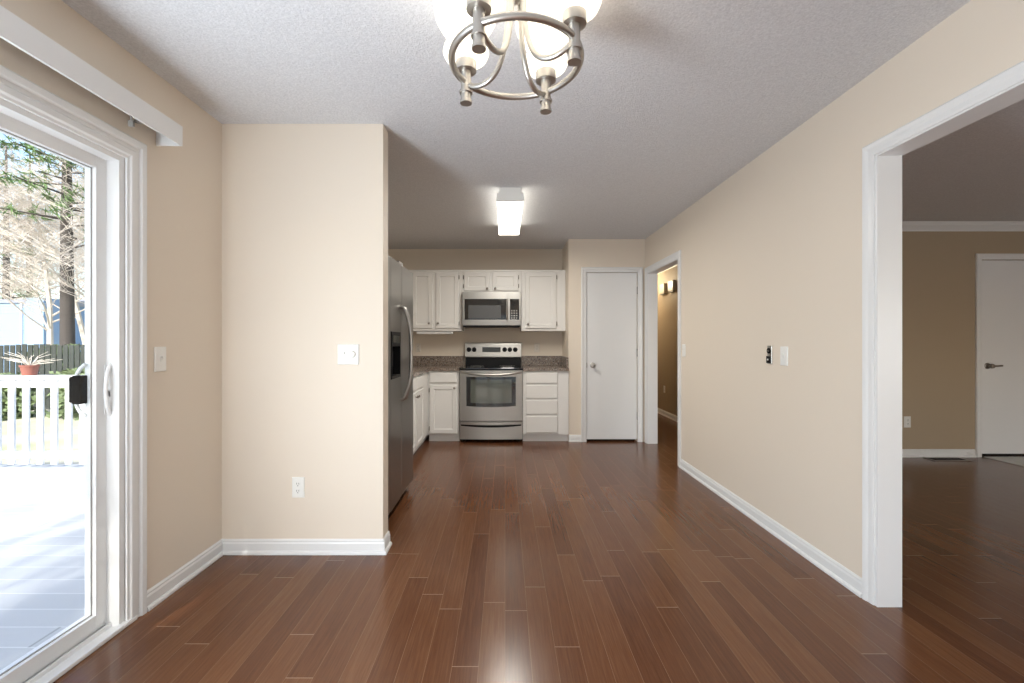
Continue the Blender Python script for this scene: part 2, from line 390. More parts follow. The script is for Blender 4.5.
# cased opening right (near) and narrow doorway (far): jamb linings + casings
def jamb(name, x0, x1, a0, a1, ztop, label, t=.014):
    b = MB(); b.box(x0, x1, a0-.001, a0+t, 0, ztop); b.box(x0, x1, a1-t, a1+.001, 0, ztop); b.box(x0, x1, a0+t, a1-t, ztop-t, ztop)
    return struct(b.build(name, M_TRIM), label, 'trim')
jamb('trim_2', 1.685, 1.797, .25, 2.05, 2.056, 'white lining of the wide opening to the living room')
casing('trim_3', 1.69, -1, .25, 2.05, 2.05, [(u*.9, d) for u, d in P_CAS], 'white casing of the wide opening to the living room')
casing('trim_4', 1.797, 1, .242, 2.058, 2.058, P_CAS, 'white casing on the far side of the wide opening')
jamb('trim_5', 1.685, 1.797, 4.38, 5.32, 2.021, 'white lining of the narrow doorway to the hall')
casing('trim_6', 1.69, -1, 4.38, 5.32, 2.015, P_CAS, 'white casing of the narrow doorway to the hall')
casing('trim_7', 1.797, 1, 4.372, 5.328, 2.023, P_CAS, 'white casing on the hall side of the narrow doorway')
casing('trim_8', 5.42, -1, PD[0], PD[1], PD[2], [(u*.95, d) for u, d in P_CAS], 'white casing around the pantry door', ax='X')
casing('trim_9', 4.70, -1, LD[0], LD[1], LD[2], [(u*.92, d) for u, d in P_CAS], 'white casing around the living room door', ax='X')
casing('trim_10', -1.61, 1, .06, 1.907, 1.98, [(u*.86, d*.9) for u, d in P_BIG], 'wide white moulded casing around the sliding door')

# ------------------------------------------------------------------ doors
def knob_mb(M, r=.026):
    b = MB()
    b.lathe([(.001, 0), (.032, 0), (.032, .004), (.026, .008), (.012, .010), (.010, .030), (.016, .036), (r, .044), (r*1.02, .054), (r*.8, .064), (.004, .068)], 20, M)
    return b
def hinge(parent, x, z, y):
    b = MB(); b.tube([(x, y, z-.045), (x, y, z+.045)], .006, 8); b.box(x-.004, x+.02, y+.004, y+.008, z-.044, z+.044)
    b.build('hinge', M_KNOB, parent)
d2 = MB().box(PD[0]+.004, PD[1]-.006, 5.425, 5.46, .028, PD[2]-.004, .002).build('door_1', M_DOOR)
struct(d2, 'closed flat white pantry door with a small round knob', 'door')
knob_mb(T(1.056, 5.425, .92) @ RX(PI/2)).build('door_knob', M_NICKEL, d2)
for z in (1.82, 1.07, .31): hinge(d2, PD[1]-.002, z, 5.418)
b = MB(); b.box(PD[0]-.003, PD[0]+.006, 5.413, 5.424, .89, .95); b.build('strike_plate', M_KNOB, d2)
struct(MB().box(PD[0], PD[1], 5.53, 5.56, 0, 2.06).build('trim_11', M_DARK), 'dark panel standing in for the shade inside the closed pantry', 'trim')  # dark sheet carries the closed pantry's shade in its colour
d3 = MB().box(LD[0]+.004, LD[1]-.004, 4.712, 4.75, .03, LD[2]-.004, .002).build('door_2', M_DOOR)
struct(d3, 'flat white front door in the tan living room wall', 'door')
b = knob_mb(T(5.05, 4.712, .95) @ RX(PI/2), .024); b.tube([(5.05, 4.655, .95), (5.10, 4.65, .952), (5.145, 4.655, .955)], .010, 8); b.build('door_knob', M_KNOB, d3)
struct(MB().box(LD[0], LD[1], 4.76, 4.80, 0, 2.06).build('trim_12', M_DARK), 'dark panel standing in for the shade behind the living room door', 'trim')  # dark sheet coloured as the shade behind this door

# sliding glass door (left)
XI = -1.665; XE = -1.712
fr = MB()
fr.box(-1.745, -1.612, 1.880, 1.906, .0, 1.984); fr.box(-1.745, -1.612, .061, .09, 0, 1.984); fr.box(-1.745, -1.612, .09, 1.88, 1.958, 1.984)
door = fr.build('door_3', M_VINYL); struct(door, 'white vinyl sliding glass patio door on the left', 'door')
# re-fit frame faces: visible inner reveal steps
b = MB(); b.box(-1.76, -1.60, .061, 1.906, -.005, .012); b.box(-1.652, -1.644, .09, 1.88, .012, .028); b.box(-1.735, -1.722, .09, 1.88, .012, .028); b.box(-1.617, -1.590, .02, 1.95, .0, .018, .004)
b.build('sill_track', M_VINYL, door)
def panel(y0, y1, xi, xe, name):
    z0, z1 = .022, 1.965; st = .07
    f = MB(); f.box(xe, xi, y0, y0+st, z0, z1, .002); f.box(xe, xi, y1-st, y1, z0, z1, .002)
    f.box(xe, xi, y0+st, y1-st, z0, z0+.065, .002); f.box(xe, xi, y0+st, y1-st, z1-.055, z1, .002)
    p = f.build(name, M_VINYL, door)
    g = MB(); g.box((xi+xe)/2-.003, (xi+xe)/2+.003, y0+st-.005, y1-st+.005, z0+.06, z1-.05); g.build('glass_pane', M_GLASS, p)
    k = MB(); gx = (xi+xe)/2+.0045
    for q in ((y0+st, y0+st+.004, z0+.065, z1-.055), (y1-st-.004, y1-st, z0+.065, z1-.055), (y0+st, y1-st, z0+.065, z0+.069), (y0+st, y1-st, z1-.059, z1-.055)):
        k.box(gx-.001, gx+.003, *q)
    k.build('gasket', M_GREY, p)
    return p
sp_ = panel(.96, 1.902, XI, XE, 'sliding_panel')
panel(.075, 1.03, XE-.003, XE-.03, 'fixed_panel')
# inner handle: a C bow in front of the stile
b = MB(); pts = []
for k in range(13):
    t = k/12; z = .885+.235*t; bow = math.sin(PI*t)**.6
    pts.append((XI+.010+.014*bow, 1.895-.045*bow, z))
pts = [(XI, 1.895, .885)]+pts+[(XI, 1.895, 1.12)]
b.tube(pts, .0075, 8); b.box(XI, XI+.004, 1.868, 1.896, .90, 1.105, .0015); b.box(XI, XI+.018, 1.880, 1.890, .97, 1.0, .003)
b.build('inner_handle', M_VINYL, sp_)
b = MB(); pts = []
for k in range(13):
    t = k/12; z = .90+.21*t; bow = math.sin(PI*t)**.6
    pts.append((XE+.012-.045*bow, 1.822, z))
b.tube(pts, .007, 8); b.build('outer_handle', M_VINYL, sp_)
b = MB(); b.box(XE-.022, XE+.012, 1.800, 1.833, .95, 1.065, .003); b.box(XE-.04, XE-.022, 1.806, 1.822, .955, 1.06, .003); b.build('latch_box', mat('matte_black_latch', (.004, .004, .004), .85, spec=.05), sp_)

# patio door behind the viewer (daylight source)
b = MB(); n = 3; w = (RD[1]-RD[0])/n
for i in range(n):
    x0 = RD[0]+i*w; x1 = x0+w
    b.box(x0, x0+.06, -1.70, -1.65, 0, 2.03); b.box(x1-.06, x1, -1.70, -1.65, 0, 2.03); b.box(x0+.06, x1-.06, -1.70, -1.65, 0, .09); b.box(x0+.06, x1-.06, -1.70, -1.65, 1.95, 2.03)
dr = struct(b.build('door_4', M_VINYL), 'glazed patio door behind the viewer', 'door')
b = MB()
for i in range(n): b.box(RD[0]+i*w+.06, RD[0]+(i+1)*w-.06, -1.678, -1.672, .09, 1.95)
b.build('glass_pane', M_GLASS, dr)

# blind headrail / valance over the slider
vx = -1.49
vr = thing('blind_valance', 'white vertical blind headrail without slats mounted above the sliding glass door', 'blind rail', (-1.61, 1.0, 2.10))
b = MB()
b.box(vx-.006, vx, -.05, 2.08, 2.105, 2.195); b.box(-1.609, vx-.006, 2.074, 2.08, 2.105, 2.195); b.box(-1.609, vx-.006, -.05, -.044, 2.105, 2.195); b.box(-1.609, vx-.006, -.044, 2.074, 2.189, 2.195)
b.build('valance', M_VINYL, vr, local=False)
b = MB(); b.box(-1.575, -1.53, -.03, 2.06, 2.150, 2.185); b.build('track', M_VINYL, vr, local=False)
b = MB()
b.tube([(-1.553, 1.87, 2.150), (-1.553, 1.87, 2.115)], .004, 6); b.box(-1.563, -1.543, 1.865, 1.875, 2.095, 2.12); b.build('slat_clip', M_GREY, vr, local=False)
b = MB(); b.box(-1.609, -1.55, 1.95, 1.97, 2.155, 2.165); b.build('bracket', M_GREY, vr, local=False)

# ------------------------------------------------------------------ wall plates
def plate(kind, loc, rz, label, gangs=1, group=None, m=M_PLATE):
    w = .07 if gangs == 1 else .122
    names = {'switch': ('light_switch', 'light switch'), 'outlet': ('power_outlet', 'outlet'), 'dimmer': ('light_switch', 'light switch'), 'jack': ('wall_jack', 'wall jack')}
    t = thing(names[kind][0], label, names[kind][1], loc, rz, group)
    b = MB(); b.rings(-w/2, w/2, -.058, .058, [(0, -.003), (.003, -.0065), (.006, -.007)], -.0002); b.build('cover_plate', m, t)
    if kind in ('switch', 'dimmer'):
        xs = (0,) if gangs == 1 else (-.023,)
        for x in xs:
            b = MB(); b.box(x-.005, x+.005, -.010, -.006, -.012, .012, .001); b.box(x-.0035, x+.0035, -.019, -.008, .001, .011, .001, RX(-.2)); b.build('toggle', m, t)
        for x in ((0,) if gangs == 1 else (-.023, .023)):
            for z in (-.030, .030): MB().lathe([(.001, 0), (.003, 0), (.002, .0012)], 8, T(x, -.007, z) @ RX(PI/2)).build('screw', m, t)
    if kind == 'dimmer':
        b = MB(); b.lathe([(.001, 0), (.021, 0), (.019, .012), (.016, .014), (.001, .014)], 24, T(.023, -.007, 0) @ RX(PI/2)); b.build('dimmer_knob', m, t)
    if kind == 'outlet':
        for z in (-.02, .02):
            b = MB(); b.lathe([(.001, 0), (.0165, 0), (.0155, .002), (.001, .002)], 20, T(0, -.0065, z) @ RX(PI/2)); s = b.build('socket', m, t)
            k = MB(); k.box(-.007, -.005, -.0095, -.0083, z-.002, z+.008); k.box(.005, .007, -.0095, -.0083, z-.002, z+.008); k.box(-.002, .002, -.0095, -.0083, z-.011, z-.007); k.build('slots', M_DARK, s)
    return t
plate('dimmer', ((348.5-505)/176, 2.557, 1.13), 0, 'two-gang white plate with a toggle and a round dimmer knob on the partition wall', 2)
plate('outlet', ((298.5-505)/176, 2.557, .375), 0, 'white outlet low on the partition wall beneath the dimmer')
plate('switch', (-1.61, 2.098, 1.12), PI/2, 'white switch plate on the left wall beside the sliding door casing')
plate('switch', (1.69, 2.72, 1.115), -PI/2, 'white switch plate just right of the exposed black wall jack')
plate('switch', (1.69, 4.245, 1.12), -PI/2, 'small white switch at the near edge of the narrow hall doorway')
plate('outlet', (2.6, 7.33, .43), -PI/2, 'outlet low on the hallway wall seen through the narrow doorway')
plate('outlet', (4.20, 4.70, .365), 0, 'white outlet on the tan living room wall by the wide opening')
M_BPL = mat('beige_outlet_plastic', (.74, .68, .60), .35)
plate('outlet', ((537-505)/75.2, 6.0, 1.125), 0, 'outlet on the kitchen wall right of the range', m=M_BPL)
plate('outlet', ((418-505)/75.2, 6.0, 1.125), 0, 'outlet on the kitchen wall behind the fridge handle, under the cabinet', m=M_BPL)
# exposed jack
jk = thing('wall_jack', 'uncovered metal and black wall jack left of a white switch plate on the right wall', 'wall jack', (1.69, 2.868, 1.118), -PI/2)
b = MB(); b.rings(-.024, .024, -.058, .058, [(0, -.004), (.002, -.006)], -.0002); b.build('mounting_strap', M_NICKEL, jk)
b = MB(); b.lathe([(.001, 0), (.018, 0), (.018, .006), (.010, .007), (.010, .003), (.001, .003)], 20, T(0, -.006, .026) @ RX(PI/2)); b.build('round_socket', M_BLACK, jk)
b = MB(); b.box(-.022, .022, -.014, -.006, -.052, -.008, .002); lo = b.build('black_socket', M_BLACK, jk)
b = MB(); b.lathe([(.001, 0), (.006, 0), (.005, .004), (.001, .004)], 12, T(0, -.014, -.03) @ RX(PI/2)); b.build('centre_pin', M_PLATE, lo)
b = MB(); b.lathe([(.001, 0), (.006, 0), (.005, .006), (.001, .006)], 12, T(0, -.009, .026) @ RX(PI/2)); b.build('centre_pin', M_NICKEL, jk)

# hallway chime boxes
for (y0, y1, lab) in ((6.84, 7.05, 'cream door chime box high on the hallway wall, the nearer of two'), (7.22, 7.43, 'farther cream chime box high on the hallway wall, partly hidden by the doorway casing')):
    t = thing('door_chime', lab, 'chime', (2.6, (y0+y1)/2, 1.975), 0, 'chime boxes in the hallway')
    MB().box(2.55, 2.599, y0, y1, 1.985, 2.145, .006).build('cover', mat('cream_plastic', (.72, .66, .52), .4), t, local=False)
    MB().box(2.56, 2.5995, y0+.01, y1-.01, 1.972, 1.986).build('base_strip', M_GREY, t, local=False)
hl = bpy.data.lights.new('hall_lamp', 'POINT'); hl.energy = 24; hl.color = (1, .84, .58); hl.shadow_soft_size = .1
ho = bpy.data.objects.new('hall_lamp', hl); C.objects.link(ho); ho.location = (2.15, 7.9, 2.25)

# living room floor vent, tile
vt = thing('floor_vent', 'dark metal floor register by the tan wall in the next room', 'vent', (4.5, 4.60, 0))
b = MB(); b.box(4.33, 4.70, 4.53, 4.55, 0, .006); b.box(4.33, 4.70, 4.64, 4.66, 0, .006); b.box(4.33, 4.345, 4.55, 4.64, 0, .006); b.box(4.685, 4.70, 4.55, 4.64, 0, .006); b.build('frame', M_KNOB, vt, local=False)
b = MB()
for k in range(16): b.box(4.35+k*.021, 4.358+k*.021, 4.55, 4.64, .0005, .004)
b.build('louvre', M_BLACK, vt, local=False)
struct(MB().box(4.99, 6.4, 3.3, 4.69, .0, .006).build('trim_13', M_TILE), 'pale stone tile entry floor in front of the living room door', 'floor tile')
ds = MB().tube([(4.82, 4.688, .045), (4.82, 4.62, .045)], .006, 8).build('door_stop', M_PLATE); tag(ds, 'small door stop on the living room baseboard left of the door', 'door stop')

# ------------------------------------------------------------------ kitchen cabinets
def cab_door(parent, x0, x1, z0, z1, name='door', knob=None, hinge_x=None, drawer=False):
    b = MB(); t = -.019
    if drawer: pr = [(0, t+.005), (.006, t)]
    else:
        e = .050
        pr = [(0, t+.004), (.004, t), (e, t), (e+.006, t+.008), (e+.012, t+.009)]
    b.rings(x0, x1, z0, z1, pr, -.0005); d = b.build(name, M_CAB, parent)
    if knob:
        k = MB(); k.lathe([(.001, 0), (.010, 0), (.006, .004), (.005, .014), (.013, .019), (.0145, .024), (.009, .029), (.001, .030)], 16, T(knob[0], t, knob[1]) @ RX(PI/2)); k.build('knob', M_KNOB, d)
    if hinge_x is not None:
        for z in (z0+.06, z1-.06):
            h = MB(); h.tube([(hinge_x, -.016, z-.025), (hinge_x, -.016, z+.025)], .005, 8); h.build('hinge', M_KNOB, d)
    return d
def cab_body(parent, w, z0, z1, d, toe=0):
    b = MB(); b.box(0, w, 0, d, z0+toe, z1, .0015)
    if toe: b.box(0.002, w-.002, .055, d, z0, z0+toe)
    return b.build('body', M_CAB, parent)
BZ = .853
YB = 5.40     # base cabinet fronts
# upper cabinets: fronts at y 5.68
def upper(name_label, x0, x1, z0, z1, doors):
    t = thing('wall_cabinet', name_label, 'cabinet', (x0, 5.68, z0), 0, None)
    cab_body(t, x1-x0, 0, z1-z0, .319)
    if True:
        b = MB(); b.box(-.0, x1-x0, -.008, 0, z1-z0-.018, z1-z0); b.build('top_trim', M_CAB, t)
    for (a, c, e, f, kn, hx) in doors:
        cab_door(t, a-x0, c-x0, e-z0, f-z0, 'door', (kn[0]-x0, kn[1]-z0) if kn else None, hx-x0 if hx is not None else None)
    return t
U0, U1 = 1.34, 2.11
upper('white two-door wall cabinet between the fridge and the microwave', -1.30, -.543, U0, U1, [(-1.17, -.912, 1.372, 2.075, (-.955, 1.435), -1.176), (-.872, -.585, 1.372, 2.075, (-.84, 1.435), -.579)])
upper('short white two-door wall cabinet above the microwave', -.541, .203, 1.83, U1, [(-.515, -.195, 1.845, 2.075, (-.225, 1.872), -.521), (-.155, .165, 1.845, 2.075, (-.122, 1.872), .171)])
upper('white one-door wall cabinet right of the microwave with a blank filler panel', .205, .763, U0, U1, [(.255, .645, 1.372, 2.075, (.29, 1.425), .651)])
# under cabinet light
ul = thing('under_cabinet_light', 'slim white light bar under the wall cabinet left of the microwave', 'light', (-.89, 5.8, U0))
MB().box(-1.12, -.66, 5.70, 5.80, U0-.036, U0-.002, .005).build('housing', M_VINYL, ul, local=False)
MB().box(-1.10, -.68, 5.715, 5.785, U0-.041, U0-.035, .001).build('lens', M_PLATE, ul, local=False)

def base(label, loc, rz, w, fronts, d=.598):
    t = thing('base_cabinet', label, 'cabinet', loc, rz)
    cab_body(t, w, 0, BZ-.001, d, .09)
    for f in fronts: cab_door(t, *f[:4], **f[4])
    return t
base('white base cabinet with one drawer and one door, left of the range', (-.922, YB, 0), 0, .372,
     [(.022, .345, .715, .835, dict(name='drawer', drawer=True)), (.022, .345, .105, .685, dict(knob=(.318, .65), hinge_x=.016))])
dz = [(.705, .835), (.525, .685), (.335, .505), (.115, .315)]
base('white base cabinet with a stack of four plain drawers right of the range', (.216, YB, 0), 0, .547,
     [(.035, .415, a, c, dict(name='drawer', drawer=True)) for a, c in dz])
# left run, faces the room's middle (+x)
XF = -.924
base('white corner base cabinet with two doors and two drawers behind the fridge', (XF, 4.16, 0), PI/2, 1.838,
     [(.03, .43, .715, .835, dict(name='drawer', drawer=True)), (.46, .86, .715, .835, dict(name='drawer', drawer=True)),
      (.03, .43, .105, .685, dict(knob=(.405, .64))), (.46, .86, .105, .685, dict(knob=(.485, .64)))], d=.684)
base('narrow white base cabinet tucked right behind the fridge side', (XF, 3.745, 0), PI/2, .414,
     [(.02, .394, .715, .835, dict(name='drawer', drawer=True)), (.02, .394, .105, .685, dict(knob=(.05, .64)))], d=.684)
# countertops
CT0, CT1 = BZ, BZ+.037
b = MB(); e = .025
b.prism([(-1.608, 3.74), (XF+e, 3.74), (XF+e, YB-e), (-.5495, YB-e), (-.5495, 5.997), (-1.608, 5.997)], CT0, CT1, 'Z')
ct = b.build('countertop', M_GRANITE); tag(ct, 'L-shaped brown grey granite countertop left of the range', 'countertop')
b = MB(); b.box(-1.585, -.5495, 5.975, 5.997, CT1, CT1+.125, .002); b.box(-1.607, -1.585, 3.74, 5.997, CT1, CT1+.125, .002); b.build('backsplash', M_GRANITE, ct)
b = MB(); b.box(.218, .7635, YB-e, 5.997, CT0, CT1, .002); ct2 = b.build('countertop', M_GRANITE); tag(ct2, 'short brown grey granite countertop right of the range', 'countertop')
b = MB(); b.box(.218, .7415, 5.975, 5.997, CT1, CT1+.125, .002); b.box(.7415, .7635, YB+.01, 5.997, CT1, CT1+.125, .002); b.build('backsplash', M_GRANITE, ct2)

# ------------------------------------------------------------------ microwave
mw = thing('microwave', 'stainless over-the-range microwave with black window mounted above the stove', 'microwave', (-.168, 5.60, 1.39))
x0, x1, yf, z0, z1 = -.53, .197, 5.60, 1.395, 1.822
MB().box(x0, x1, yf+.012, 5.995, z0, z1, .002).build('body', M_STEEL, mw, local=False)
xd = .035
b = MB()
def frame_rect(b, x0, x1, z0, z1, wx0, wx1, wz0, wz1, y0, y1):
    b.box(x0, wx0, y0, y1, z0, z1, .0015); b.box(wx1, x1, y0, y1, z0, z1, .0015); b.box(wx0, wx1, y0, y1, z0, wz0, .0015); b.box(wx0, wx1, y0, y1, wz1, z1, .0015)
frame_rect(b, x0, xd, z0+.012, z1, x0+.028, xd-.008, z0+.082, z1-.088, yf-.012, yf+.012)
dm = b.build('door', M_STEEL, mw, local=False)
MB().box(x0+.026, xd-.006, yf-.006, yf+.010, z0+.080, z1-.086).build('window', M_GLASSB, dm, local=False)
MB().box(x0+.075, xd-.085, yf-.0075, yf-.005, z0+.10, z1-.165).build('mesh_screen', M_SCREEN, dm, local=False)
b = MB(); b.tube([(xd-.012, yf-.012, z1-.10), (xd-.012, yf-.042, z1-.115), (xd-.012, yf-.045, (z0+z1)/2), (xd-.012, yf-.042, z0+.10), (xd-.012, yf-.012, z0+.085)], .010, 10); b.build('handle', M_STEEL, dm, local=False)
b = MB(); frame_rect(b, xd+.002, x1, z0+.012, z1, xd+.028, x1-.022, z0+.082, z1-.088, yf-.012, yf+.012); cpn = b.build('control_panel', M_STEEL, mw, local=False)
MB().box(xd+.026, x1-.020, yf-.008, yf+.010, z0+.080, z1-.086).build('keypad', M_GLASSB, cpn, local=False)
for i in range(3):
    for j in range(4): MB().box(xd+.040+i*.03, xd+.058+i*.03, yf-.009, yf-.0075, z0+.095+j*.03, z0+.112+j*.03).build('button', M_GREY, cpn, local=False)
MB().box(x0+.01, x1-.01, yf+.0, 5.95, z0-.008, z0+.012, .003).build('vent_grille', M_BLACK, mw, local=False)

# ------------------------------------------------------------------ range
rg = thing('range', 'stainless electric range with black ceramic cooktop between the base cabinets', 'stove', (-.166, 5.36, 0))
rx0, rx1 = -.545, .213; ry = 5.36
b = MB(); b.box(rx0, rx1, ry+.03, 5.985, .03, .875, .002); b.build('body', M_BLACK, rg, local=False)
for x in (rx0+.05, rx1-.05):
    for y in (ry+.08, 5.90): MB().lathe([(.018, 0), (.018, .03)], 12, T(x, y, 0)).build('foot', M_BLACK, rg, local=False)
b = MB(); b.box(rx0-.001, rx1+.001, ry-.005, 5.985, .875, .893, .004); ck = b.build('cooktop', M_GLASSB, rg, local=False)
for (x, y, r) in ((-.36, 5.52, .105), (.03, 5.52, .085), (-.36, 5.78, .08), (.03, 5.78, .10)):
    b = MB()
    for rr in (r, r*.62):
        b.lathe([(rr-.002, .8932), (rr-.002, .8936), (rr+.002, .8936), (rr+.002, .8932)], 40, T(x, y, 0), cap=False)
    b.build('burner', M_GREY, ck, local=False)
# backguard
b = MB(); b.prism([(5.985, .893), (5.90, .893), (5.915, 1.02), (5.985, 1.02)], rx0+.03, rx1-.005, 'X'); b.build('backguard_base', M_BLACK, rg, local=False)
b = MB(); b.prism([(5.985, 1.0), (5.895, 1.0), (5.892, 1.01), (5.918, 1.165), (5.925, 1.185), (5.94, 1.192), (5.985, 1.192)], rx0+.02, rx1, 'X'); bgd = b.build('backguard', M_STEEL, rg, local=False)
tilt = math.atan2(.026, .155)
def bgy(z): return 5.892+(z-1.01)*.026/.155
b = MB(); z = 1.125
b.box(-.12, .12, -.006, .004, -.032, .032, .003, T(-.178, bgy(1.10)-.001, 1.10) @ RX(-tilt)); dsp = b.build('display', M_DISP, bgd, local=False)
for x in (-.475, -.405, -.005, .063, .135):
    b = MB(); b.lathe([(.001, 0), (.031, 0), (.030, .006), (.020, .010), (.018, .024), (.014, .028), (.001, .028)], 20, T(x, bgy(1.10)-.001, 1.10) @ RX(PI/2-tilt)); b.box(-.004, .004, -.034, -.026, -.018, .018, .001, T(x, bgy(1.10), 1.10)); b.build('knob', M_BLACK, bgd, local=False)
# oven door with bowed front
def bow(x, amt): 
    t = (x-rx0)/(rx1-rx0)*2-1
    return -amt*(1-t*t)
def bowed(b, xa, xb, z0, z1, yb, amt, y_front, n=16, M=None):
    """bowed slab; z0/z1 may be callables"""
    fa = []; 
    Z0 = z0 if callable(z0) else (lambda x: z0); Z1 = z1 if callable(z1) else (lambda x: z1)
    L = []
    for i in range(n+1):
        x = xa+(xb-xa)*i/n; yf_ = y_front+bow(x, amt)
        L.append([b.bm.verts.new(p) for p in ((x, yf_, Z0(x)), (x, yf_, Z1(x)), (x, yb, Z1(x)), (x, yb, Z0(x)))])
    for A, B in zip(L, L[1:]):
        for k in range(4):
            f = b.face([A[k], A[(k+1) % 4], B[(k+1) % 4], B[k]])
            if f: f.smooth = (k == 0)
    b.face(L[0]); b.face(L[-1][::-1])
b = MB(); bowed(b, rx0+.004, rx1-.004, .262, .862, ry+.03, .012, ry)
od = b.build('oven_door', M_STEEL, rg, local=False)
b = MB(); bowed(b, rx0+.085, rx1-.085, lambda x: .445+bow(x, .018), .785, ry+.001, .012, ry-.003); ow = b.build('window_surround', M_GLASSB, od, local=False)
M_OW = mat('oven_window_glass', (.10, .115, .10), .05, spec=1.0)
b = MB(); bowed(b, rx0+.135, rx1-.135, lambda x: .485+bow(x, .015), .755, ry-.002, .012, ry-.0045); b.build('window', M_OW, ow, local=False)
def bow_handle(z, name, parent, drop, prot=.05):
    b = MB(); pts = []; N = 20
    for i in range(N+1):
        t = i/N*2-1; x = (rx0+rx1)/2+t*.36
        pts.append((x, ry-.012-prot*(1-abs(t)**4), z-drop*(1-t*t)))
    b.tube(pts, [.012+.003*(1-(i/N*2-1)**2) for i in range(N+1)], 12)
    b.build(name, M_STEEL, parent, local=False)
bow_handle(.842, 'handle', od, .03)
MB().box(rx0+.02, rx1-.02, ry-.001, ry+.02, .80, .835, .002).build('handle_recess', M_BLACK, od, local=False)
b = MB(); bowed(b, rx0+.004, rx1-.004, .042, .252, ry+.03, .012, ry); dw = b.build('storage_drawer', M_STEEL, rg, local=False)
b = MB(); bowed(b, rx0+.02, rx1-.02, lambda x: .205+bow(x, .022), .228, ry+.01, .012, ry-.002); b.build('pull_slot', M_BLACK, dw, local=False)
b = MB(); bowed(b, rx0+.015, rx1-.015, lambda x: .222+bow(x, .006), .246, ry+.02, .028, ry-.010); b.build('pull_lip', M_STEEL, dw, local=False)

# ------------------------------------------------------------------ fridge (faces +x)
fg = thing('refrigerator', 'stainless side-by-side refrigerator with dark water dispenser behind the partition wall', 'refrigerator', (-.755, 3.26, 0), PI/2)
hw = .44
b = MB(); b.box(-hw, hw, .065, .84, .03, 1.75, .004); b.build('cabinet', M_GREY, fg)
for x in (-hw+.05, hw-.05):
    for y in (.12, .78): MB().lathe([(.02, 0), (.02, .03)], 12, T(x, y, 0)).build('foot', M_BLACK, fg)
MB().box(-hw+.01, hw-.01, .04, .07, .02, .075, .002).build('base_grille', M_BLACK, fg)
seam = .035
f1 = MB(); zf0, zf1 = .075, 1.765
dsp0, dsp1, dz0, dz1 = -.28, -.02, .95, 1.27
f1.box(-hw, dsp0, 0, .06, zf0, zf1, .006); f1.box(dsp1, seam-.004, 0, .06, zf0, zf1, .006); f1.box(dsp0, dsp1, 0, .06, zf0, dz0); f1.box(dsp0, dsp1, 0, .06, dz1, zf1)
fd = f1.build('freezer_door', M_STEELF, fg)
MB().box(seam+.002, hw, 0, .06, zf0, zf1, .006).build('fridge_door', M_STEELF, fg)
b = MB(); b.box(dsp0, dsp1, .05, .06, dz0, dz1); b.box(dsp0, dsp0+.012, -.004, .05, dz0, dz1); b.box(dsp1-.012, dsp1, -.004, .05, dz0, dz1); b.box(dsp0, dsp1, -.004, .05, dz1-.10, dz1, .003); b.box(dsp0, dsp1, -.004, .05, dz0, dz0+.02, .003)
dd = b.build('dispenser', M_BLACK, fd)
b = MB(); b.box(-.18, -.12, .025, .04, dz0+.08, dz1-.13, .004, None); b.build('paddle', M_BLACK, dd)
b = MB(); b.box(dsp0+.03, dsp1-.03, -.006, -.003, dz1-.075, dz1-.025, .001); b.build('display', M_DISP, dd)
def fh(x, z0, z1, prot, name_parent):
    b = MB(); pts = [(x, .0, z1), (x, -.02, z1-.005)]
    for i in range(15):
        t = i/14*2-1; pts.append((x, -prot*(1-abs(t)**3.2*.6), (z0+z1)/2-t*(z1-z0)/2*.94))
    pts += [(x, -.02, z0+.005), (x, .0, z0)]
    b.tube(pts, .0125, 10); b.build('handle', M_STEEL, name_parent)
fh(-.005, .78, 1.455, .075, fd)
fh(seam+.045, .78, 1.455, .060, bpy.data.objects['fridge_door'])
b = MB(); b.box(seam-.06, seam+.06, .005, .09, 1.765, 1.785, .004); b.build('hinge_cover', M_GREY, fg)

# ------------------------------------------------------------------ kitchen ceiling fixture
kl = thing('ceiling_light', 'lit rectangular fluorescent ceiling light over the kitchen floor', 'ceiling light', (.042, 4.19, CH))
kx0, kx1, ky0, ky1 = -.066, .150, 3.60, 4.78
MB().box(kx0+.02, kx1-.02, ky0+.01, ky1-.01, 2.396, CH, .002).build('base_pan', M_PLATE, kl, local=False)
b = MB()
prof = [(kx0+.008, 2.400), (kx0, 2.342), (kx0+.010, 2.333), (kx1-.010, 2.333), (kx1, 2.342), (kx1-.008, 2.400)]
b.prism(prof, ky0+.02, ky1-.02, 'Y'); b.build('diffuser', M_DIFF, kl, local=False)
for (a, c) in ((ky0, ky0+.02), (ky1-.02, ky1)):
    b = MB(); pr = [(x+(.004 if x > .04 else -.004), z-.003 if z < 2.41 else z) for x, z in prof]; b.prism(pr, a, c, 'Y'); b.build('end_cap', M_PLATE, kl, local=False)
area('kitchen_light_glow', (.042, 4.19, 2.318), (0, 0, 0), .2, 1.1, 23, (1, .96, .88))

# ------------------------------------------------------------------ chandelier
cx, cy, cz = .033, 1.367, 2.05
ch = thing('chandelier', 'brushed nickel ring chandelier with frosted tulip glass shades, lit, hanging from the ceiling', 'chandelier', (cx, cy, cz))
R_ = .194
b = MB(); b.tube([(R_*math.cos(2*PI*k/72), R_*math.sin(2*PI*k/72), 0) for k in range(72)], .0105, 12, closed=True); b.build('ring', M_NICKEL, ch)
b = MB(); b.tube([(0, 0, .19), (0, 0, .34)], .010, 12); b.lathe([(.012, .30), (.034, .305), (.036, .315), (.036, .335), (.02, .345), (.008, .36)], 20)
b.lathe([(.002, .175), (.012, .18), (.018, .19), (.012, .202), (.010, .21)], 16); b.build('stem', M_NICKEL, ch)
b = MB(); b.lathe([(.064, .39), (.064, .378), (.05, .366), (.02, .36), (.006, .352)][::-1], 28); b.build('canopy', M_NICKEL, ch)
b = MB()
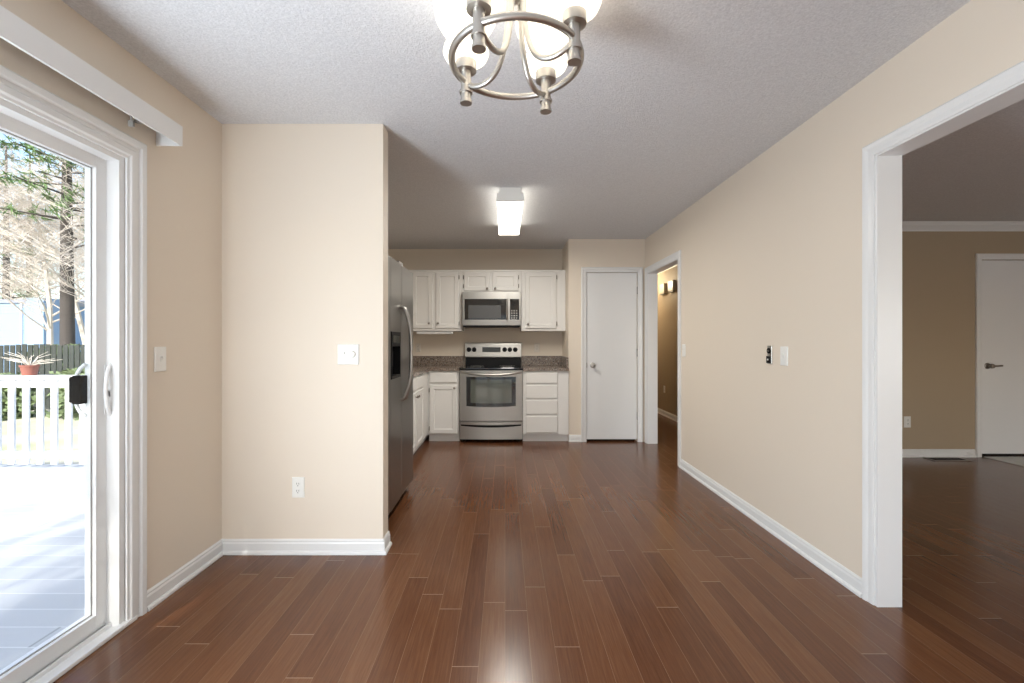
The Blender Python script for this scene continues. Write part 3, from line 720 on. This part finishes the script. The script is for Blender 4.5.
for k in range(3):
    a = k*.9; p = [(.045+.010*math.cos(t*2*PI/10)*math.cos(a), .02+.010*math.cos(t*2*PI/10)*math.sin(a), .33-k*.022+.015*math.sin(t*2*PI/10)) for t in range(10)]
    b.tube(p, .0018, 6, closed=True)
b.build('chain', M_NICKEL, ch)
for i, deg in enumerate((57, 146, -34, -122)):
    a = math.radians(deg); c, s = math.cos(a), math.sin(a); px, py = R_*c, R_*s
    P = T(px, py, 0)
    b = MB(); b.lathe([(.001, -.068), (.0195, -.068), (.0195, -.060), (.0165, -.055), (.0165, -.036), (.0215, -.035), (.0215, -.028), (.0165, -.027), (.0165, .035), (.034, .037), (.034, .066), (.030, .068), (.001, .068)], 24, P)
    hd = b.build('lamp_holder', M_NICKEL, ch)
    pr = [(.030, .066), (.052, .070), (.068, .080), (.075, .095), (.072, .112), (.064, .126), (.062, .138), (.070, .158), (.086, .182), (.098, .205), (.103, .228), (.104, .240)]
    b = MB(); b.lathe(pr+[(r-.004, z) for r, z in pr[::-1]], 32, P, cap=False); b.build('lamp_shade', M_SHADE, ch)
    b = MB(); b.lathe([(.012, .068), (.013, .09), (.028, .12), (.030, .14), (.022, .16), (.004, .170)], 16, P); b.build('bulb', M_DIFF, ch)
    pts = [(.180, -.014), (.160, -.024), (.135, -.030), (.10, -.026), (.07, -.006), (.048, .035), (.034, .09), (.026, .16), (.024, .23), (.022, .31)]
    # smooth
    q = []
    for k in range(len(pts)-1):
        for t in (0, .33, .66):
            q.append((pts[k][0]*(1-t)+pts[k+1][0]*t, pts[k][1]*(1-t)+pts[k+1][1]*t))
    q.append(pts[-1])
    for _ in range(3): q = [q[0]]+[((q[k-1][0]+2*q[k][0]+q[k+1][0])/4, (q[k-1][1]+2*q[k][1]+q[k+1][1])/4) for k in range(1, len(q)-1)]+[q[-1]]
    b = MB(); b.tube([(r*c, r*s, z) for r, z in q], .0085, 12); b.build('arm', M_NICKEL, ch)
    l = bpy.data.lights.new('chandelier_bulb', 'POINT'); l.energy = 1.2; l.color = (1, .93, .82); l.shadow_soft_size = .035
    o = bpy.data.objects.new('chandelier_bulb', l); C.objects.link(o); o.location = (cx+px, cy+py, cz+.20)

# ------------------------------------------------------------------ outdoors
DZ = -.13
dk = struct(MB().box(-8.0, -1.76, -5.0, 4.9, DZ-.12, DZ).build('floor_deck', M_DECK), 'pale grey wooden deck outside the sliding door', 'deck')
struct(MB().box(-80, 60, -60, 90, -1.2, -.75).build('floor_lawn', M_LAWN), 'dry winter lawn of the back yard', 'lawn')
ry_ = 4.78
rl = thing('deck_railing', 'white picket railing at the far edge of the deck', 'railing', (-4.5, ry_, DZ))
MB().box(-8.0, -1.85, ry_-.07, ry_+.07, .81, .845, .004).build('top_rail', M_RAIL, rl, local=False)
MB().box(-8.0, -1.85, ry_-.02, ry_+.02, .72, .81).build('upper_rail', M_RAIL, rl, local=False)
MB().box(-8.0, -1.85, ry_-.02, ry_+.02, -.03, .04).build('lower_rail', M_RAIL, rl, local=False)
x = -7.9; i = 0
while x < -1.9:
    MB().box(x-.03, x+.03, ry_-.045, ry_-.021, -.09, .80).build('baluster', M_RAIL, rl, local=False); x += .15
for x in (-7.95, -6.0, -3.95, -1.95): MB().box(x-.045, x+.045, ry_+.021, ry_+.11, DZ, .81).build('post', M_RAIL, rl, local=False)
# pot on the rail
pt = thing('plant_pot', 'red clay pot with dry pale twigs standing on the deck railing', 'plant pot', (-5.05, ry_, .845))
b = MB(); b.lathe([(.001, 0), (.07, 0), (.088, .11), (.096, .11), (.098, .135), (.086, .135), (.08, .10), (.001, .10)], 24); b.build('pot', M_TERRA, pt)
b = MB()
for k in range(22):
    a = random.uniform(0, 2*PI); l_ = random.uniform(.12, .42); up = random.uniform(.05, .2)
    b.tube([(0, 0, .11), (.3*l_*math.cos(a), .3*l_*math.sin(a), .11+up*.7), (l_*math.cos(a), l_*math.sin(a)*.6, .11+up)], [.006, .004, .002], 5)
b.build('twigs', M_TWIG, pt); pt.scale = (.82, .82, .82)
# dark fence
fn = thing('yard_fence', 'dark weathered board fence at the end of the yard', 'fence', (-12, 13.0, -.75))
b = MB(); x = -34
while x < 2:
    h = 1.12+random.uniform(-.02, .02); b.box(x, x+.135, 12.98, 13.0, -.75, h); x += .17
y = -14
while y < 13: b.box(-34.02, -34, y, y+.135, -.75, 1.1); y += .17
b.build('boards', M_FENCE, fn, local=False)
b = MB(); b.box(-34, 2, 13.0, 13.05, .7, .8); b.box(-34, 2, 13.0, 13.05, -.4, -.3); b.build('cross_rails', M_FENCE, fn, local=False)
# neighbour house
hs = thing('house', 'neighbouring house behind the dark fence, its siding blued for shade', 'house', (-26.5, 26, -.75))
X1 = -24.0
b = MB(); b.box(-36, X1-.9, 24.0, 34, -.75, 3.3); z = -.7
b.box(X1-.9, X1, 23.4, 25.2, -.75, 3.5)
while z < 3.2: b.box(-36.02, X1-.9, 23.985, 24.0, z, z+.02); z += .18
b.build('wall', M_SIDING, hs, local=False)
b = MB(); b.prism([(23.9, 3.28), (29, 3.95), (34.1, 3.28)], -36.3, X1-.7, 'X'); b.build('roof', M_ROOF, hs, local=False)
b = MB(); b.box(X1-1.75, X1-1.70, 23.9, 24.0, -.75, 3.3); b.box(-28.6, -27.6, 23.95, 24.0, 1.4, 2.6); b.build('corner_board', M_RAIL, hs, local=False)

def bare_tree(loc, h, r, label, seed, m=M_BARE, levels=4, spread=.75, group=None):
    rnd = random.Random(seed)
    t = thing('bare_tree', label, 'tree', loc, 0, group)
    tr = MB(); br = MB()
    def grow(p, d, L, r, lev, mb):
        pts = [p]; rs = [r]; q = p; dd = d; n = 4
        for k in range(n):
            dd = (dd+Vector((rnd.uniform(-.18, .18), rnd.uniform(-.18, .18), rnd.uniform(-.05, .12)))).normalized()
            q = q+dd*(L/n); pts.append(q); rs.append(r*(1-.6*(k+1)/n))
        mb.tube(pts, rs, 6 if lev < 2 else 4 if lev < 3 else 3)
        if lev >= levels: return
        nb = (16, 9, 6, 4, 3)[lev]
        for k in range(nb):
            s = rnd.uniform(.35, 1) if lev else rnd.uniform(.3, 1)
            i = min(n-1, int(s*n)); f = s*n-i
            a = pts[i].lerp(pts[min(i+1, n)], f); rr = max(.007, rs[i]*.36)
            ang = rnd.uniform(0, 2*PI); side = Vector((math.cos(ang), math.sin(ang), rnd.uniform(.0, .7)))
            nd = (dd*(1-spread)+side*spread).normalized()
            grow(a, nd, L*rnd.uniform(.42, .62), rr, lev+1, br)
    grow(Vector((0, 0, 0)), Vector((0, 0, 1)), h*.62, r, 0, tr)
    tr.build('trunk', m, t); br.build('branches', m, t)
    return t
def pine(loc, h, r, label, seed, base_=.35, group=None):
    rnd = random.Random(seed); t = thing('pine_tree', label, 'tree', loc, 0, group)
    b = MB(); b.tube([(0, 0, 0), (rnd.uniform(-.1, .1), 0, h*.5), (0, 0, h)], [r, r*.75, r*.2], 10); b.build('trunk', M_BARK, t)
    br = MB(); fo = MB()
    for k in range(46):
        z = h*(base_+(1-base_)*rnd.random()); a = rnd.uniform(0, 2*PI); L = (1-(z/h-base_)/(1-base_)*.75)*h*.17*rnd.uniform(.6, 1.1)
        e = Vector((L*math.cos(a), L*math.sin(a), z+L*rnd.uniform(-.1, .3))); br.tube([(0, 0, z), tuple(e)], [.04, .012], 4)
        for c in range(9):
            p = Vector((0, 0, z)).lerp(e, rnd.uniform(.45, 1.05))+Vector([rnd.uniform(-.25, .25) for _ in range(3)])
            for q in range(9):
                d = Vector((rnd.gauss(0, 1), rnd.gauss(0, 1), rnd.gauss(0, .7))).normalized()*.26; w = d.orthogonal().normalized()*.022
                v = [fo.bm.verts.new(x) for x in (p-w, p+w, p+d)]; fo.face(v)
    br.build('branches', M_BARK, t); fo.build('needles', M_NEEDLE, t)
    return t
# px -> world helper for the yard: x = (px-505)*Y/450
TG = 'trees behind the yard fence'
def at(px, Y): return ((px-505)*Y/450, Y, -.76)
pine(at(68, 17), 13, .24, 'tall dark-trunked pine behind the fence right of the blue house', 3, .42)
pine(at(6, 34), 17, .25, 'green pine behind the blue house at the left picture edge', 5, .3)
pine(at(30, 38), 18, .25, 'far green pine rising behind the blue house roof', 8, .3)
for k, (px, Y, h, sd_, lab) in enumerate([
    (50, 19, 11, 11, 'pale bare tree behind the fence just left of the dark-trunked pine'),
    (84, 20, 12, 12, 'pale bare tree behind the fence right of the dark-trunked pine'),
    (12, 38, 19, 14, 'pale bare tree spreading over the blue house roof'),
    (35, 42, 21, 15, 'tall bare tree behind the corner of the blue house'),
    (-45, 37, 18, 16, 'bare tree behind the blue house beyond the left edge'),
    (115, 18, 11, 17, 'bare tree behind the fence hidden by the door frame'),
    (70, 46, 22, 19, 'far bare tree behind the dark-trunked pine')]):
    bare_tree(at(px, Y), h, .13, lab, sd_, M_BARE, 4 if k < 5 else 4)
pine((-37, 6, -.76), 13, .22, 'pine beyond the left side of the yard, outside the picture', 51, .3)
bare_tree((-38, -3, -.76), 12, .14, 'bare tree beyond the left side of the yard, outside the picture', 52)
bare_tree((-36, 18, -.76), 12, .14, 'bare tree beyond the left corner of the yard, outside the picture', 53)
# evergreen shrubs at the fence
for k, (px, Y, s, lab) in enumerate([(57, 14.2, 1.5, 'dark evergreen shrub behind the fence below the pine'), (85, 11.8, 1.0, 'leafy shrub in front of the fence by the door frame'), (8, 11.5, .9, 'low leafy shrub seen between the railing pickets at left')]):
    t = thing('shrub', lab, 'shrub', at(px, Y)); rnd = random.Random(40+k); b = MB()
    for q in range(1400):
        d = Vector((rnd.gauss(0, .4), rnd.gauss(0, .4), rnd.random()*2))*s*.62
        w = Vector((rnd.uniform(-1, 1), rnd.uniform(-1, 1), rnd.uniform(-1, 1)))*.09; u_ = w.orthogonal().normalized()*.05
        b.face([b.bm.verts.new(x) for x in (d-w, d+u_, d+w, d-u_)])
    b.build('leaves', M_SHRUB, t); b = MB(); b.tube([(0, 0, 0), (0, 0, s)], [.04, .02], 6); b.build('stem', M_BARK, t)
pine((-4.3, -8.5, -.76), 12, .2, 'pine beside the deck behind the viewer', 31, .3)
# unseen hedge added behind the viewer to dim and green the range's reflections
for k in range(4):
    t = thing('reflection_hedge', 'big evergreen hedge shrub added behind the viewer for the range reflections', 'shrub', (-3.6+2.3*k, -8.5, -.76), 0, 'added hedge behind the viewer')
    if k == 0:
        rnd = random.Random(77); b = MB()
        for q in range(2600):
            d = Vector((rnd.gauss(0, .55), rnd.gauss(0, .4), rnd.random()*3.4)); w = Vector((rnd.uniform(-1, 1), rnd.uniform(-1, 1), rnd.uniform(-1, 1)))*.17; u_ = w.orthogonal().normalized()*.1
            b.face([b.bm.verts.new(x) for x in (d-w, d+u_, d+w, d-u_)])
        hl0 = b.build('leaves', M_SHRUB, t); st0 = MB().tube([(0, 0, 0), (0, 0, 3)], [.06, .02], 6).build('stem', M_BARK, t)
    else:
        for o_ in (hl0, st0):
            c_ = o_.copy(); C.objects.link(c_); c_.parent = t
# tree behind the viewer whose branches throw the streaks of shade on the deck
bare_tree((-5.3, -7.0, -.76), 10, .2, 'bare garden tree beside the deck behind the viewer', 21, M_BARE, 4, .7)
